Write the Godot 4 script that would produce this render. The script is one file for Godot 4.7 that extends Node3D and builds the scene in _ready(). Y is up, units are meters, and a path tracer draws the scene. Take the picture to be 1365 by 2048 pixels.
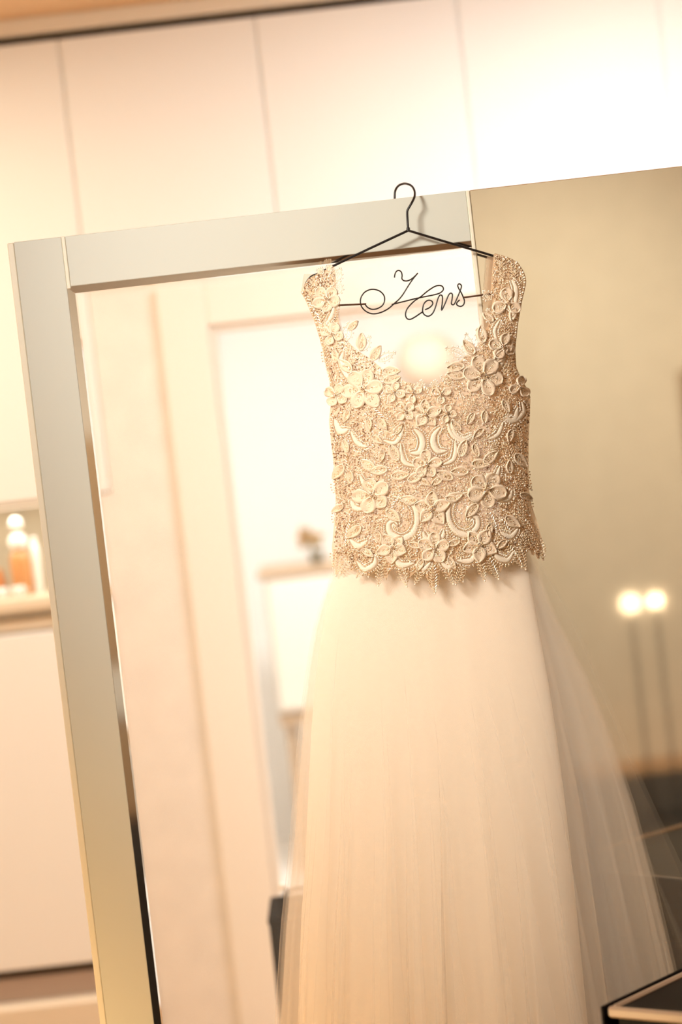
extends Node3D
# A beaded wedding dress on a wire name hanger, hooked over the top of a grey framed glass partition, with a kitchen behind.

const FL := -0.13           # height of the floor
const FPX := 4840.0            # focal length in pixels of a 1365 x 2048 picture
const CAM := Vector3(0, 1.55, 4.4)
var LE := [Vector3(6.6, 6.6, 6.6), Vector3(9.5, 9.5, 9.5), Vector3(14.5, 14.2, 13.4), Vector3(9.2, 9.0, 7.8), Vector3(3.0, 2.5, 1.9), Vector3(0.95, 0.70, 0.36)]      # red, green and blue strength of the lamps
var cam_basis := Basis.from_euler(Vector3(deg_to_rad(-2.42), 0, 0)) * Basis(Vector3(0, 0, 1), deg_to_rad(-6.5))
var rng := RandomNumberGenerator.new()
var used := {}
var M := {}

# ---------------------------------------------------------------- helpers
func P(px: float, py: float, z: float) -> Vector3:      # where a measured spot lies on the upright plane z
	var d := cam_basis * Vector3((px - 682.5) / FPX, (1024.0 - py) / FPX, -1.0)
	return CAM + d * ((z - CAM.z) / d.z)

func numbered(n: String) -> String:
	var k: int = used.get(n, 0)
	used[n] = k + 1
	return n if k == 0 else "%s_%03d" % [n, k]

func thing(called: String, label: String, category: String, at := Vector3.ZERO, turn := 0.0, group := "") -> Node3D:
	var o := Node3D.new()
	o.name = numbered(called)
	add_child(o)
	o.position = at
	o.rotation.y = turn
	tag(o, label, category, group)
	return o

func tag(o: Node3D, label: String, category: String, group := "") -> void:
	o.set_meta("label", label)
	o.set_meta("category", category)
	if group: o.set_meta("group", group)

func obj(called: String, st: SurfaceTool, m: Material, parent: Node3D = null, smooth := false) -> MeshInstance3D:
	st.generate_normals()
	st.index()
	var o := MeshInstance3D.new()
	o.name = called if parent else numbered(called)
	o.mesh = st.commit()
	o.material_override = m
	if parent: parent.add_child(o, true)
	else: add_child(o, true)
	return o

func struct(called: String, label: String, category: String, st: SurfaceTool, m: Material) -> MeshInstance3D:
	var o := obj(called, st, m)
	o.set_meta("kind", "structure")
	tag(o, label, category)
	return o

func flat_st() -> SurfaceTool:
	var st := SurfaceTool.new()
	st.begin(Mesh.PRIMITIVE_TRIANGLES)
	st.set_smooth_group(-1)
	return st

func soft_st() -> SurfaceTool:
	var st := SurfaceTool.new()
	st.begin(Mesh.PRIMITIVE_TRIANGLES)
	st.set_smooth_group(0)
	return st

func tri(st: SurfaceTool, a: Vector3, b: Vector3, c: Vector3, inside: Vector3) -> void:
	var n := (c - a).cross(b - a)
	if n.dot((a + b + c) / 3.0 - inside) < 0.0:
		st.add_vertex(a); st.add_vertex(c); st.add_vertex(b)
	else:
		st.add_vertex(a); st.add_vertex(b); st.add_vertex(c)

func quad(st: SurfaceTool, a: Vector3, b: Vector3, c: Vector3, d: Vector3, inside: Vector3) -> void:
	tri(st, a, b, c, inside)
	tri(st, a, c, d, inside)

func box(st: SurfaceTool, lo: Vector3, hi: Vector3, bev := 0.0, xf := Transform3D()) -> void:
	var mid := (lo + hi) / 2.0
	var h := (hi - lo) / 2.0
	var b := minf(bev, minf(h.x, minf(h.y, h.z)) * 0.9)
	var mc := xf * mid
	var axes := [Vector3(1, 0, 0), Vector3(0, 1, 0), Vector3(0, 0, 1)]
	for k in 3:
		for s in [-1.0, 1.0]:
			var u: Vector3 = axes[(k + 1) % 3]
			var v: Vector3 = axes[(k + 2) % 3]
			var n: Vector3 = axes[k]
			var c: Vector3 = mid + n * h[k] * s
			var hu: Vector3 = u * (h[(k + 1) % 3] - b)
			var hv: Vector3 = v * (h[(k + 2) % 3] - b)
			quad(st, xf * (c - hu - hv), xf * (c + hu - hv), xf * (c + hu + hv), xf * (c - hu + hv), mc)
	if b <= 0.0: return
	for k in 3:
		for su in [-1.0, 1.0]:
			for sv in [-1.0, 1.0]:
				var i := (k + 1) % 3
				var j := (k + 2) % 3
				var n: Vector3 = axes[k] * (h[k] - b)
				var a: Vector3 = mid + axes[i] * h[i] * su + axes[j] * (h[j] - b) * sv
				var d: Vector3 = mid + axes[i] * (h[i] - b) * su + axes[j] * h[j] * sv
				quad(st, xf * (a - n), xf * (a + n), xf * (d + n), xf * (d - n), mc)
	for sx in [-1.0, 1.0]:
		for sy in [-1.0, 1.0]:
			for sz in [-1.0, 1.0]:
				tri(st, xf * (mid + Vector3(h.x * sx, (h.y - b) * sy, (h.z - b) * sz)), xf * (mid + Vector3((h.x - b) * sx, h.y * sy, (h.z - b) * sz)), xf * (mid + Vector3((h.x - b) * sx, (h.y - b) * sy, h.z * sz)), mc)

func one_box(lo: Vector3, hi: Vector3, bev := 0.0, xf := Transform3D()) -> SurfaceTool:
	var st := flat_st()
	box(st, lo, hi, bev, xf)
	return st

func tube(st: SurfaceTool, pts: PackedVector3Array, r: float, sides := 8, caps := true) -> void:
	var n := pts.size()
	if n < 2: return
	var rings := []
	var up := Vector3(0, 0, 1)
	for i in n:
		var t := (pts[mini(i + 1, n - 1)] - pts[maxi(i - 1, 0)]).normalized()
		var side := t.cross(up)
		if side.length() < 0.05: side = t.cross(Vector3(0, 1, 0))
		side = side.normalized()
		var upv := side.cross(t).normalized()
		var ring := PackedVector3Array()
		for k in sides:
			var a := TAU * k / sides
			ring.append(pts[i] + (side * cos(a) + upv * sin(a)) * r)
		rings.append(ring)
	for i in n - 1:
		var c := (pts[i] + pts[i + 1]) / 2.0
		for k in sides:
			var k2 := (k + 1) % sides
			quad(st, rings[i][k], rings[i][k2], rings[i + 1][k2], rings[i + 1][k], c)
	if caps:
		for k in sides:
			tri(st, pts[0], rings[0][k], rings[0][(k + 1) % sides], pts[1])
			tri(st, pts[n - 1], rings[n - 1][k], rings[n - 1][(k + 1) % sides], pts[n - 2])

func lathe(st: SurfaceTool, prof: Array, at: Vector3, sides := 28) -> void:      # prof: [radius, height] pairs from the bottom up
	for i in prof.size() - 1:
		for k in sides:
			var a := TAU * k / sides
			var b := TAU * (k + 1) / sides
			var p: Array = prof[i]
			var q: Array = prof[i + 1]
			var v0 := at + Vector3(p[0] * cos(a), p[1], p[0] * sin(a))
			var v1 := at + Vector3(p[0] * cos(b), p[1], p[0] * sin(b))
			var v2 := at + Vector3(q[0] * cos(b), q[1], q[0] * sin(b))
			var v3 := at + Vector3(q[0] * cos(a), q[1], q[0] * sin(a))
			st.add_vertex(v0); st.add_vertex(v3); st.add_vertex(v2)
			st.add_vertex(v0); st.add_vertex(v2); st.add_vertex(v1)

func sheet(st: SurfaceTool, rows: Array, wrap := false) -> void:
	for i in rows.size() - 1:
		var a: PackedVector3Array = rows[i]
		var b: PackedVector3Array = rows[i + 1]
		var n := a.size()
		for k in (n if wrap else n - 1):
			var k2 := (k + 1) % n
			st.add_vertex(a[k]); st.add_vertex(a[k2]); st.add_vertex(b[k2])
			st.add_vertex(a[k]); st.add_vertex(b[k2]); st.add_vertex(b[k])

func spline(p: Array, per := 8) -> PackedVector2Array:      # Catmull-Rom through [x, y] pairs
	var out := PackedVector2Array()
	var n := p.size()
	for i in n - 1:
		var a := Vector2(p[maxi(i - 1, 0)][0], p[maxi(i - 1, 0)][1])
		var b := Vector2(p[i][0], p[i][1])
		var c := Vector2(p[i + 1][0], p[i + 1][1])
		var d := Vector2(p[mini(i + 2, n - 1)][0], p[mini(i + 2, n - 1)][1])
		for k in per:
			out.append(b.cubic_interpolate(c, a, d, float(k) / per))
	out.append(Vector2(p[n - 1][0], p[n - 1][1]))
	return out

func look(table: Array, y: float) -> float:      # [[y, value], ...] interpolated
	if y <= table[0][0]: return table[0][1]
	for i in table.size() - 1:
		if y <= table[i + 1][0]:
			return lerpf(table[i][1], table[i + 1][1], (y - table[i][0]) / (table[i + 1][0] - table[i][0]))
	return table[table.size() - 1][1]

func lin(r: float, g: float, b: float) -> Color:
	return Color(r, g, b).linear_to_srgb()

func mat(c: Color, rough := 0.6, metal := 0.0, spec := 0.5) -> StandardMaterial3D:
	var m := StandardMaterial3D.new()
	m.albedo_color = c
	m.roughness = rough
	m.metallic = metal
	m.metallic_specular = spec
	return m

func noise_tex(freq: float, ramp: Gradient, size := 512, octaves := 4, seeded := 1, normal := false) -> NoiseTexture2D:
	var f := FastNoiseLite.new()
	f.seed = seeded
	f.frequency = freq
	f.fractal_octaves = octaves
	var t := NoiseTexture2D.new()
	t.width = size
	t.height = size
	t.seamless = true
	t.noise = f
	t.as_normal_map = normal
	if ramp: t.color_ramp = ramp
	return t

func ramp2(a: Color, b: Color) -> Gradient:
	var g := Gradient.new()
	g.set_color(0, a)
	g.set_color(1, b)
	return g

func grain(m: StandardMaterial3D, a: float, b: float, freq: float, scale: Vector3, seeded := 1) -> StandardMaterial3D:
	m.albedo_texture = noise_tex(freq, ramp2(Color(a, a, a), Color(b, b, b)), 512, 4, seeded)
	m.uv1_triplanar = true
	m.uv1_world_triplanar = true
	m.uv1_scale = scale
	return m

func paint(l: Light3D, e: Vector3) -> void:
	var top := maxf(e.x, maxf(e.y, e.z))
	l.light_energy = top
	l.light_color = lin(e.x / maxf(top, 1e-6), e.y / maxf(top, 1e-6), e.z / maxf(top, 1e-6))

func lamp_area(called: String, at: Vector3, aim: Vector3, size: Vector2, e: Vector3) -> void:
	var l := AreaLight3D.new()
	l.name = called
	l.area_size = size
	l.area_normalize_energy = true
	paint(l, e)
	l.area_range = 20.0
	l.area_attenuation = 2.0
	l.shadow_enabled = true
	add_child(l)
	l.look_at_from_position(at, aim, Vector3(0, 0, 1) if absf((aim - at).normalized().y) > 0.9 else Vector3.UP)

func lamp_spot(called: String, at: Vector3, aim: Vector3, angle: float, blend: float, size: float, e: Vector3) -> void:
	var l := SpotLight3D.new()
	l.name = called
	paint(l, e)
	l.spot_angle = angle
	l.spot_angle_attenuation = blend
	l.spot_range = 20.0
	l.spot_attenuation = 2.0
	l.light_size = size
	l.shadow_enabled = true
	add_child(l)
	l.look_at_from_position(at, aim, Vector3.UP)

# ---------------------------------------------------------------- the scene
func _ready() -> void:
	rng.seed = 7
	set_camera_and_light()
	make_materials()
	build_room()
	build_partition()
	build_kitchen()
	build_far_room()
	build_front_things()
	build_hanger()
	build_dress()

func set_camera_and_light() -> void:
	var c := Camera3D.new()
	c.name = "camera"
	c.keep_aspect = Camera3D.KEEP_HEIGHT
	c.fov = rad_to_deg(2.0 * atan(1024.0 / FPX))
	c.near = 0.05
	c.far = 60.0
	c.transform = Transform3D(cam_basis, CAM)
	var at := CameraAttributesPhysical.new()
	at.frustum_focal_length = 85.0
	at.frustum_focus_distance = 4.3
	at.exposure_aperture = 1.8
	at.frustum_far = 60.0
	c.attributes = at
	add_child(c)
	c.fov = rad_to_deg(2.0 * atan(1024.0 / FPX))
	c.current = true
	var e := Environment.new()
	e.background_mode = Environment.BG_COLOR
	e.background_color = lin(0.02, 0.018, 0.015)
	e.tonemap_mode = Environment.TONE_MAPPER_LINEAR
	e.tonemap_exposure = 1.0
	e.sdfgi_enabled = true
	e.ssao_enabled = true
	e.ssil_enabled = true
	var w := WorldEnvironment.new()
	w.name = "world"
	w.environment = e
	add_child(w)
	# kitchen ceiling panel, lamp of the room beyond the door, ceiling spot and ceiling panel of the room the viewer stands in
	lamp_area("kitchen_panel_light", Vector3(0.75, 2.655, -1.0), Vector3(0.6, 0.0, -1.5), Vector2(1.1, 0.5), LE[0])
	lamp_area("far_room_light", Vector3(0.2, 2.36, -3.7), Vector3(0.2, 0, -3.8), Vector2(1.4, 0.8), LE[1])
	lamp_spot("ceiling_spot_light", Vector3(-1.0, 2.63, 1.8), Vector3(0.30, 1.70, 0.1), 31.0, 1.0, 0.28, LE[2])
	lamp_spot("wall_washer_light", Vector3(0.95, 2.63, 4.2), Vector3(0.98, 1.0, 6.2), 52.0, 1.0, 0.1, LE[3])
	lamp_area("kitchen_left_light", Vector3(-1.5, 2.655, -1.15), Vector3(-1.5, 0.0, -1.15), Vector2(1.1, 0.5), LE[4])

func make_materials() -> void:
	M.wall = grain(mat(lin(0.88, 0.82, 0.74), 0.85), 0.96, 1.0, 0.02, Vector3(0.7, 0.7, 0.7), 3)
	M.cupboard = mat(lin(0.88, 0.87, 0.84), 0.5, 0.0, 0.4)
	M.dark_gap = mat(lin(0.05, 0.035, 0.025), 0.9)
	M.ceiling = mat(lin(0.80, 0.56, 0.34), 0.9)
	M.cornice = mat(lin(0.85, 0.78, 0.66), 0.6)
	M.casing = mat(lin(0.88, 0.82, 0.73), 0.45)
	M.floor = grain(mat(lin(0.70, 0.37, 0.15), 0.35), 0.75, 1.0, 0.03, Vector3(0.6, 0.6, 4.0), 5)
	M.frame = mat(lin(0.53, 0.52, 0.44), 0.42, 0.0, 0.45)
	M.frame_trim = mat(lin(0.70, 0.64, 0.50), 0.35, 0.0, 0.5)
	M.gloss_door = mat(lin(0.70, 0.62, 0.49), 0.03, 0.95, 0.5)
	M.rug = mat(lin(0.012, 0.009, 0.008), 0.95)
	M.polished = mat(lin(0.86, 0.80, 0.72), 0.05, 1.0)
	var g := mat(Color(1, 1, 1, 0.03), 0.02, 0.0, 0.15)
	g.transparency = BaseMaterial3D.TRANSPARENCY_ALPHA
	M.glass = g
	M.worktop = mat(lin(0.80, 0.70, 0.55), 0.4)
	M.splash = mat(lin(0.62, 0.57, 0.46), 0.4)
	M.plinth = mat(lin(0.40, 0.30, 0.24), 0.6)
	M.white = mat(lin(0.9, 0.88, 0.84), 0.25)
	M.amber = mat(lin(0.62, 0.30, 0.12), 0.2)
	M.chrome = mat(lin(0.9, 0.88, 0.85), 0.08, 1.0)
	M.black = mat(lin(0.003, 0.0025, 0.0025), 0.8, 0.0, 0.1)
	M.black_gloss = mat(lin(0.005, 0.003, 0.003), 0.4, 0.0, 0.15)
	M.pale_edge = mat(lin(0.55, 0.41, 0.29), 0.3)
	M.orange_wood = mat(lin(0.55, 0.22, 0.07), 0.5)
	M.brown_wood = grain(mat(lin(0.30, 0.16, 0.075), 0.5), 0.7, 1.0, 0.03, Vector3(3, 0.6, 3), 6)
	M.tan_wood = mat(lin(0.52, 0.36, 0.22), 0.5)
	M.pale_floor = mat(lin(0.90, 0.84, 0.76), 0.4)
	M.sideboard = mat(lin(0.90, 0.81, 0.69), 0.5)
	M.leaf = mat(lin(0.34, 0.22, 0.07), 0.6)
	M.bloom = mat(lin(0.72, 0.34, 0.12), 0.6)
	M.pot = mat(lin(0.16, 0.13, 0.07), 0.5)
	M.peach = mat(lin(0.84, 0.66, 0.50), 0.8)
	M.wire = mat(lin(0.012, 0.008, 0.006), 0.35, 0.4)
	M.bar = mat(lin(0.10, 0.045, 0.02), 0.3, 0.5)
	# the dress
	var tl := mat(lin(0.95, 0.86, 0.74), 0.95, 0.0, 0.1)
	tl.transparency = BaseMaterial3D.TRANSPARENCY_ALPHA
	tl.albedo_color.a = 0.085
	tl.backlight_enabled = true
	tl.backlight = lin(0.6, 0.53, 0.44)
	M.tulle = tl
	var sh: StandardMaterial3D = tl.duplicate()
	sh.albedo_color = lin(0.62, 0.42, 0.26)
	sh.albedo_color.a = 0.42
	M.illusion = sh
	var bb: StandardMaterial3D = tl.duplicate()
	bb.albedo_color = lin(0.74, 0.53, 0.33)
	bb.albedo_color.a = 0.70
	bb.backlight = lin(0.5, 0.34, 0.20)
	M.bodice_base = bb
	var pt: StandardMaterial3D = tl.duplicate()
	pt.albedo_color = lin(0.93, 0.80, 0.64)
	pt.albedo_color.a = 0.24
	M.petticoat = pt
	var so: StandardMaterial3D = tl.duplicate()
	so.albedo_color.a = 0.03
	M.thin_tulle = so
	M.satin = mat(lin(0.95, 0.86, 0.74), 0.6, 0.0, 0.3)
	M.lace = mat(lin(0.86, 0.73, 0.56), 0.5, 0.0, 0.4)
	M.lace.normal_enabled = true
	M.lace.normal_texture = noise_tex(0.12, null, 256, 2, 9, true)
	M.lace.normal_scale = 0.6
	M.lace.uv1_triplanar = true
	M.lace.uv1_scale = Vector3(28, 28, 28)
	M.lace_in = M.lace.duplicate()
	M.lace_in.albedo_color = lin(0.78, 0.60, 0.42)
	M.cord_rim = mat(lin(0.86, 0.72, 0.54), 0.5)
	M.cord = mat(lin(0.62, 0.42, 0.24), 0.4, 0.2)
	M.pale_cord = mat(lin(0.84, 0.70, 0.52), 0.45)
	M.pearl = mat(lin(0.88, 0.77, 0.62), 0.2, 0.0, 0.8)
	M.gold_bead = mat(lin(0.78, 0.58, 0.36), 0.25, 0.6)
	M.bugle = mat(lin(0.88, 0.74, 0.54), 0.25, 0.35)
	M.bronze = mat(lin(0.34, 0.20, 0.11), 0.25, 0.7)
	M.crystal = mat(lin(0.9, 0.86, 0.8), 0.06, 1.0)

func build_room() -> void:
	struct("floor", "warm brown wooden floor under the whole room", "floor", one_box(Vector3(-2.6, FL - 0.1, -2.65), Vector3(2.6, FL, 6.4)), M.floor)
	struct("floor_far", "pale floor of the room beyond the doorway", "floor", one_box(Vector3(-2.6, FL - 0.1, -5.4), Vector3(2.6, FL, -2.65)), M.pale_floor)
	struct("ceiling", "warm tan ceiling above the cornice at the top left", "ceiling", one_box(Vector3(-2.6, 2.70, -2.75), Vector3(2.6, 2.8, 6.4)), M.ceiling)
	struct("wall_left", "plain cream wall left of the kitchen", "wall", one_box(Vector3(-2.6, FL, -5.4), Vector3(-2.45, 2.7, 6.4)), M.wall)
	struct("wall_right", "plain cream wall to the right of the grey doors", "wall", one_box(Vector3(2.45, FL, -5.4), Vector3(2.6, 2.7, 6.4)), M.wall)
	struct("wall_front", "plain cream wall facing the dress", "wall", one_box(Vector3(-2.45, FL, 6.2), Vector3(2.45, 2.7, 6.4)), M.wall)
	var st := flat_st()                     # kitchen wall with a doorway, thick at the doorway, thin behind the cupboards
	box(st, Vector3(-0.66, FL, -2.55), Vector3(-0.40, 1.394, -2.2))
	box(st, Vector3(-0.617, 1.394, -2.55), Vector3(-0.40, 1.99, -2.2))
	box(st, Vector3(-0.40, FL, -2.32), Vector3(-0.300, 1.99, -2.2))
	box(st, Vector3(-0.300, 1.812, -2.32), Vector3(0.867, 1.99, -2.2))
	box(st, Vector3(0.867, FL, -2.55), Vector3(2.45, 1.99, -2.2))
	box(st, Vector3(-2.45, FL, -2.75), Vector3(-0.40, 2.70, -2.55))
	box(st, Vector3(-0.40, 1.94, -2.75), Vector3(2.45, 2.70, -2.55))
	box(st, Vector3(0.867, FL, -2.75), Vector3(2.45, 1.94, -2.55))
	struct("wall_back", "cream wall around the pale doorway behind the dress", "wall", st, M.wall)
	st = flat_st()
	box(st, Vector3(-2.45, 2.654, -2.55), Vector3(2.45, 2.70, -2.205), 0.004)
	struct("trim_1", "grey cornice strip running along the ceiling over the cupboards", "cornice", st, M.cornice)
	struct("trim_2", "dark shadow gap between the cupboards and the cornice", "trim", one_box(Vector3(-2.45, 2.626, -2.55), Vector3(2.45, 2.656, -2.26)), M.dark_gap)
	# pale casing of the doorway
	var d := thing("door_1", "pale doorway with a broad flat casing seen through the glass", "doorway", Vector3(0, 0, -2.2))
	d.set_meta("kind", "structure")
	obj("casing_board", one_box(Vector3(-0.434, FL, 0), Vector3(-0.300, 1.933, 0.03), 0.006), M.casing, d)
	obj("casing_board", one_box(Vector3(0.867, FL, 0), Vector3(1.001, 1.933, 0.03), 0.006), M.casing, d)
	obj("casing_head", one_box(Vector3(-0.300, 1.812, 0), Vector3(0.867, 1.933, 0.03), 0.006), M.casing, d)
	st = flat_st()
	box(st, Vector3(-0.300, FL, -0.12), Vector3(-0.283, 1.812, 0.016), 0.003)
	obj("jamb", st, M.casing, d)
	obj("jamb", one_box(Vector3(0.85, FL, -0.12), Vector3(0.867, 1.812, 0.016), 0.003), M.casing, d)
	obj("head_jamb", one_box(Vector3(-0.283, 1.797, -0.12), Vector3(0.85, 1.812, 0.016), 0.003), M.casing, d)
	# fittings of the lights
	var glow := mat(Color(1, 1, 1), 0.5)
	glow.emission_enabled = true
	glow.emission = lin(1.0, 0.86, 0.70)
	glow.emission_energy_multiplier = 1.5
	var spots := [[0.75, 2.70, -1.0, 0.55, 0.25, "flat rectangular ceiling lamp at the right over the kitchen"], [-1.5, 2.70, -1.15, 0.55, 0.25, "flat rectangular ceiling lamp at the left over the kitchen"], [0.2, 2.40, -3.7, 0.70, 0.40, "wide ceiling lamp in the bright room beyond the doorway"]]
	for q in spots:
		var k := thing("ceiling_panel_lamp", q[5], "lamp", Vector3(q[0], q[1], q[2]))
		obj("lamp_frame", one_box(Vector3(-q[3] - 0.03, -0.033, -q[4] - 0.03), Vector3(q[3] + 0.03, 0, q[4] + 0.03), 0.004), M.white, k)
		obj("lamp_diffuser", one_box(Vector3(-q[3], -0.038, -q[4]), Vector3(q[3], -0.033, q[4]), 0.002), glow, k)
	for q in [[-1.0, 1.8, 0.30, "wide round ceiling lamp before the dress, out of the picture"], [0.95, 4.2, 0.10, "small round ceiling lamp washing the wall behind the viewer"]]:
		var c := thing("ceiling_spot", q[3], "lamp", Vector3(q[0], 2.70, q[1]))
		st = soft_st()
		lathe(st, [[0.0, -0.048], [q[2], -0.046], [q[2] + 0.015, -0.03], [q[2] + 0.015, 0.0]], Vector3.ZERO, 36)
		obj("lamp_housing", st, M.white, c)
		st = soft_st()
		lathe(st, [[0.0, -0.0525], [q[2] - 0.012, -0.0515], [q[2] - 0.01, -0.046]], Vector3.ZERO, 36)
		obj("lamp_lens", st, glow, c)
	var r := obj("rug", one_box(Vector3(0.05, FL, 0.25), Vector3(2.35, FL + 0.012, 5.75), 0.004), M.rug)
	tag(r, "black rug on the floor at the lower right before the glossy door", "rug")

func build_partition() -> void:
	var p := thing("partition_frame", "grey-green lacquered frame with a broad left stile and top rail around the glass", "frame")
	obj("edge_trim", one_box(Vector3(-0.546, FL, -0.036), Vector3(-0.534, 1.916, 0.001), 0.0015), M.frame_trim, p)
	obj("stile", one_box(Vector3(-0.534, FL, -0.036), Vector3(-0.4475, 1.917, 0), 0.001), M.frame, p)
	obj("joint_strip", one_box(Vector3(-0.4475, 1.822, -0.036), Vector3(-0.4405, 1.917, 0.001), 0.0012), M.frame_trim, p)
	obj("top_rail", one_box(Vector3(-0.4405, 1.826, -0.036), Vector3(0.2905, 1.917, 0), 0.001), M.frame, p)
	obj("joint_strip", one_box(Vector3(0.2905, FL, -0.036), Vector3(0.297, 1.917, 0.001), 0.0012), M.frame_trim, p)
	# polished bevelled edge inside the frame
	var st := flat_st()
	var zi := -0.0042
	var zt := -0.0026
	quad(st, Vector3(-0.4475, FL, -0.001), Vector3(-0.4345, FL, zi), Vector3(-0.4345, 1.813, zi), Vector3(-0.4475, 1.826, -0.001), Vector3(-0.44, 1, -0.05))
	quad(st, Vector3(-0.4475, FL, -0.036), Vector3(-0.4345, FL, -0.036), Vector3(-0.4345, 1.813, -0.036), Vector3(-0.4475, 1.826, -0.036), Vector3(-0.44, 1, -0.02))
	quad(st, Vector3(-0.4345, FL, zi), Vector3(-0.4345, FL, -0.036), Vector3(-0.4345, 1.813, -0.036), Vector3(-0.4345, 1.813, zi), Vector3(-0.44, 1, -0.02))
	obj("bevel_edge", st, M.polished, p)
	st = flat_st()
	quad(st, Vector3(-0.4475, 1.826, -0.001), Vector3(0.2905, 1.826, -0.001), Vector3(0.2905, 1.815, zt), Vector3(-0.4345, 1.813, zt), Vector3(0, 1.82, -0.05))
	quad(st, Vector3(-0.4345, 1.813, zt), Vector3(0.2905, 1.815, zt), Vector3(0.2905, 1.815, -0.036), Vector3(-0.4345, 1.813, -0.036), Vector3(0, 1.85, -0.02))
	obj("bevel_edge", st, M.polished, p)
	var g := obj("glass_pane", one_box(Vector3(-0.434, FL, -0.026), Vector3(0.2904, 1.813, -0.020)), M.glass)
	tag(g, "large clear glass pane in the grey frame behind the left half of the dress", "glass")
	var d := obj("sliding_door", one_box(Vector3(0.297, FL, -0.034), Vector3(1.40, 1.917, 0), 0.0012), M.gloss_door)
	tag(d, "glossy plain grey-beige door panel on the right with two small lights reflected", "door")

func cupboard(lo: Vector3, hi: Vector3, label: String) -> void:
	var c := thing("wall_cupboard", label, "cupboard", Vector3((lo.x + hi.x) / 2, lo.y, hi.z), 0, "cream cupboards under the cornice")
	var w := (hi.x - lo.x) / 2
	var h := hi.y - lo.y
	obj("carcass", one_box(Vector3(-w, 0, lo.z - hi.z), Vector3(w, h, -0.0075)), M.cupboard, c)
	obj("door_front", one_box(Vector3(-w + 0.003, 0.002, -0.0075), Vector3(w - 0.003, h, 0), 0.003), M.cupboard, c)

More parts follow.
